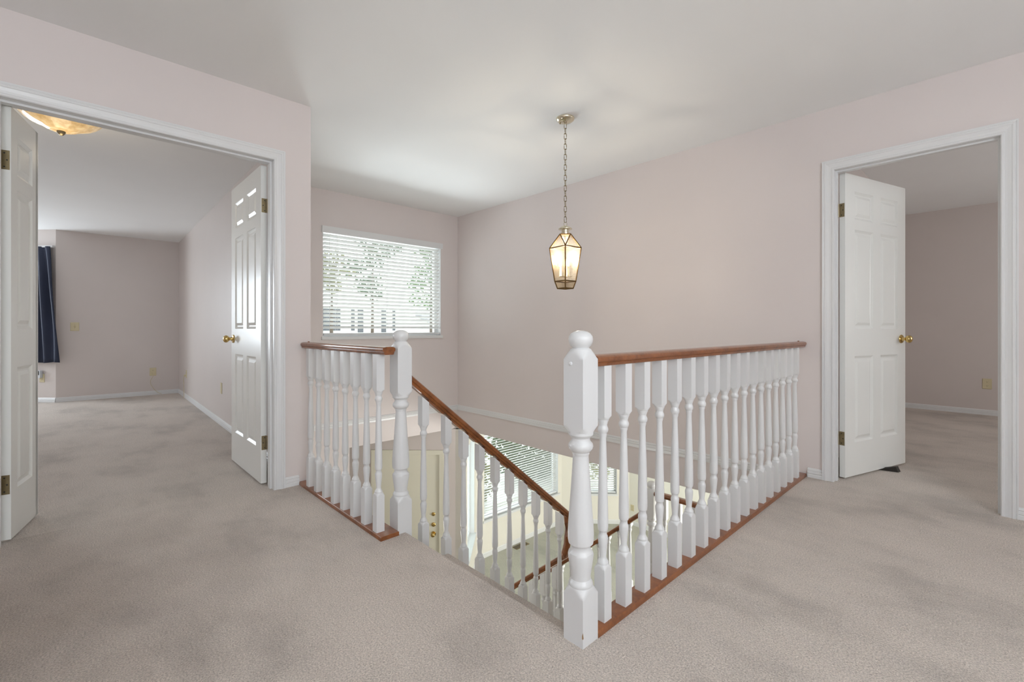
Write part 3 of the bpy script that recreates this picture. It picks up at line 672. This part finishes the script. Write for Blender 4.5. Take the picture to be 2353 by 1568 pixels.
def wall_plate(name, label, T, u, z, kind, cat, group=None, w=0.070, h=0.114):
    o = thing(name, label, cat, T(u, 0, z), 0, group)
    part('cover_plate', MB().sweep([[T(u-w/2+i, d, z-h/2+i), T(u+w/2-i, d, z-h/2+i), T(u+w/2-i, d, z+h/2-i), T(u-w/2+i, d, z+h/2-i)] for i, d in ((0, 0.0005), (0, .003), (.004, .006))]), 'ivory', o)
    if kind == 'outlet':
        for dz in (-0.022, 0.022):
            s = part('socket', MB().prism([(u+0.014*math.cos(a), z+dz+0.0125*math.sin(a)) for a in [2*PI*k/12 for k in range(12)]], 0.006, 0.0075, T=lambda a, b, c: T(a, c, b)), 'ivory', o)
            sl_ = MB()
            for du in (-0.006, 0.006): sl_.box(u+du-0.001, u+du+0.001, 0.0075, 0.0079, z+dz-0.002, z+dz+0.006, T)
            sl_.box(u-0.002, u+0.002, 0.0075, 0.0079, z+dz-0.009, z+dz-0.005, T)
            part('slots', sl_, 'dark', s)
    elif kind == 'switch':
        part('toggle', MB().box(u-0.004, u+0.004, 0.006, 0.016, z-0.007, z+0.007, T), 'ivory', o)
        part('screw', MB().box(u-0.003, u+0.003, 0.006, 0.0066, z+0.027, z+0.033, T).box(u-0.003, u+0.003, 0.006, 0.0066, z-0.033, z-0.027, T).box(u-0.007, u+0.007, 0.006, 0.0064, z-0.013, z+0.013, T), 'old_brass', o)
    return o
TBB = line_frame((-8.80, 0), (0, 1), (1, 0))
wall_plate('light_switch', 'ivory switch plate on the left bedroom back wall beside the curtain', TBB, -0.003, 1.03, 'switch', 'switch', None, 0.09, 0.118)
wall_plate('wall_outlet', 'ivory outlet low on the left bedroom back wall with a cord plugged in', TBB, 0.855, 0.350, 'outlet', 'outlet', 'ivory wall outlets', 0.08, 0.12)
TSd = line_frame((-3.207, 1.05), sd, (-abs(sd.y), -abs(sd.x)))
wall_plate('wall_outlet', 'ivory outlet near the corner on the left bedroom side wall, cord hanging from it', TSd, 4.80, 0.350, 'outlet', 'outlet', 'ivory wall outlets')
wall_plate('blank_plate', 'ivory wall plate just left of the open six-panel door leaf', TSd, 2.34, 0.383, 'blank', 'wall plate')
ob = wall_plate('wall_outlet', 'ivory outlet below the navy curtain with a grey plug-in adapter', TC, 0.19, 0.330, 'outlet', 'outlet', 'ivory wall outlets')
pa = thing('plug_adapter', 'grey plug-in adapter in the outlet under the navy curtain', 'adapter', TC(0.205, 0.008, 0.37))
part('housing', MB().box(0.175, 0.235, 0.008, 0.045, 0.335, 0.435, TC), 'grey_plastic', pa); part('front_slot', MB().box(0.185, 0.200, 0.045, 0.046, 0.375, 0.43, TC), 'dark', pa)
def cord(label, T, u, z, du):
    o = thing('power_cord', label, 'cord', T(u, 0.01, z), 0, 'cords in the left bedroom')
    part('plug', MB().box(u-0.011, u+0.011, 0.009, 0.030, z-0.012, z+0.012, T), 'ivory', o)
    pts = [T(u, 0.028, z-0.01), T(u-0.005, 0.034, z-0.05), T(u-0.035*(1 if du > 0 else -0.5), 0.030, z-0.13), T(u-0.02*du, 0.03, z-0.22), T(u+du*0.5, 0.032, z-0.29), T(u+du, 0.04, 0.012)]
    P = []
    for i in range(len(pts)-1):
        p0, p1, p2, p3 = [Vector(pts[max(0, min(len(pts)-1, j))]) for j in (i-1, i, i+1, i+2)]
        for t in (0, .25, .5, .75):
            P.append(0.5*((2*p1)+(p2-p0)*t+(2*p0-5*p1+4*p2-p3)*t*t+(3*p1-p0-3*p2+p3)*t**3))
    P.append(Vector(pts[-1]))
    part('cable', MB().tube(P, 0.0032, 6), 'ivory', o, 60)
cord('thin ivory cord trailing from the outlet on the left bedroom back wall', TBB, 0.855, 0.330, 0.10)
cord('thin ivory cord trailing from the corner outlet on the side wall', TSd, 4.80, 0.330, -0.03)
# right bedroom outlet
wall_plate('wall_outlet', 'ivory duplex outlet low on the right bedroom back wall', TBK, -0.075, 0.362, 'outlet', 'outlet', 'ivory wall outlets', 0.078, 0.120)
# door wedge
dw = tag(part('door_wedge', MB().add([(-0.590, 4.125, 0.001), (-0.600, 4.165, 0.001), (-0.462, 4.190, 0.001), (-0.470, 4.150, 0.001), (-0.476, 4.188, 0.036), (-0.484, 4.148, 0.036)], [(0, 1, 2, 3), (3, 2, 4, 5), (0, 5, 4, 1), (0, 3, 5), (1, 4, 2)]), 'rubber'), 'dark brown wedge on the carpet under the right bedroom door', 'doorstop')
# living room outlet, floor vent
wall_plate('wall_outlet', 'small outlet on the cream living room wall past the narrow angled window', line_frame((0, 7.51), (1, 0), (0, -1)), -4.66, -2.33, 'outlet', 'outlet', 'ivory wall outlets')
fv = thing('floor_vent', 'grey metal floor vent by the baseboard under the wide downstairs window', 'vent', (-5.50, 5.43, G))
part('vent_frame', MB().box(-5.555, -5.445, 5.28, 5.58, G+0.0005, G+0.008), 'old_brass', fv)
lv = MB()
for k in range(12): lv.box(-5.545, -5.455, 5.290+k*0.0235, 5.302+k*0.0235, G+0.008, G+0.0095)
part('louvers', lv, 'dark', fv)

# ------------------------------------------------------------------ outdoors
mb = MB().box(-60, -7.0, -40, 50, G-0.5, G-0.35); struct('ground_outside', mb, 'pavement')
def leaves(mb, c, rx, ry, rz, n, size, shell=0.5):
    for _ in range(n):
        a = random.uniform(0, 2*PI); b = math.acos(random.uniform(-1, 1)); r = random.uniform(shell, 1.0)**0.6
        p = Vector((c[0]+rx*r*math.sin(b)*math.cos(a), c[1]+ry*r*math.sin(b)*math.sin(a), c[2]+rz*r*math.cos(b)))
        d = Vector((random.gauss(0, 1), random.gauss(0, 1), random.gauss(0, 1))).normalized(); e = d.orthogonal().normalized(); s = size*random.uniform(0.6, 1.3)
        q = d.cross(e)
        mb.add([p-d*s, p+e*s*0.45+q*s*0.1, p+d*s, p-e*s*0.45+q*s*0.1], [(0, 1, 2, 3)])
    return mb
def tree(name, label, x, y, z0, z1, r, n, mat, size=0.13, clumps=14):
    o = thing(name, label, 'tree', (x, y, G-0.35), 0, 'trees outside')
    zb = G-0.35; zm = (z0+z1)/2
    part('trunk', MB().tube([(x, y, zb), (x+0.05, y, (zb+zm)/2), (x, y+0.05, zm+0.5*(z1-zm))], [0.09, 0.07, 0.02], 9), 'bark', o, 60)
    mb = MB()
    for k in range(clumps):
        a = random.uniform(0, 2*PI); t = (k+0.5)/clumps; rr = r*(0.35+0.9*math.sin(PI*min(1, t*0.9+0.12)))*random.uniform(0.15, 0.8)
        leaves(mb, (x+rr*math.cos(a), y+rr*math.sin(a), z0+(z1-z0)*t), r*0.42, r*0.42, (z1-z0)*0.11, n//clumps, size, 0.2)
    part('crown', mb, mat, o)
    return o
tree('street_tree', 'dark green tree outside, in the middle of the upstairs window', -17.0, 8.5, 2.3, 5.2, 1.25, 1000, 'leaf_dark', 0.10)
tree('street_tree', 'green leafy tree outside, right part of the upstairs window', -16.5, 10.9, 1.9, 5.2, 1.05, 950, 'leaf', 0.10)
tree('street_tree', 'pale yellow-green tree outside, far left of the upstairs window', -14.6, 5.9, 2.2, 3.4, 0.75, 420, 'leaf_gold', 0.09)
# neighbour house
HX = -24.0
hs = thing('house', 'white house across the street seen through the upstairs blind', 'house', (HX, 13.0, G-0.35))
part('wall', MB().box(HX-6, HX, 4.0, 22.0, G-0.35, 3.1), 'siding', hs)
part('roof', MB().prism([(-0.5, 3.1), (-3.2, 4.4), (-6.5, 3.1)], 3.6, 22.4, T=lambda a, b, c: (HX+a+0.4, c, b)), 'siding', hs)
for y0, w_, za, zb in ((9.1, 1.1, 0.9, 2.15), (10.78, 0.2, 0.9, 2.15), (11.15, 0.33, 0.8, 2.15), (12.55, 0.30, 0.8, 2.1), (13.25, 0.18, 0.9, 2.1)):
    wdw = part('house_window', MB().box(HX, HX+0.05, y0-0.05, y0+w_+0.05, za-0.05, zb+0.05), 'siding', hs)
    part('house_pane', MB().box(HX+0.045, HX+0.07, y0, y0+w_, za, zb), 'dark_pane', wdw)
part('porch_roof', MB().prism([(0.0, 1.75), (0.0, 2.0), (1.4, 1.55), (1.4, 1.35)], 14.8, 18.5, T=lambda a, b, c: (HX+a, c, b)), 'shingle', hs)
sh = tag(part('garden_hedge', leaves(MB(), (-8.6, 9.0, -1.7), 0.9, 1.5, 1.4, 2600, 0.10, 0.4), 'leaf_dark'), 'dark green hedge outside the right half of the wide downstairs window', 'hedge')
sh = tag(part('garden_shrub', leaves(MB(), (-8.0, 6.1, -2.35), 0.6, 0.75, 0.95, 900, 0.09, 0.2), 'leaf_gold'), 'yellow-green shrub outside the left half of the wide downstairs window', 'shrub')
sh = tag(part('garden_shrub', leaves(MB(), (-6.9, 9.6, -1.6), 0.5, 0.5, 1.3, 900, 0.09, 0.2), 'leaf_gold'), 'leafy shrub outside the narrow angled downstairs window', 'shrub')
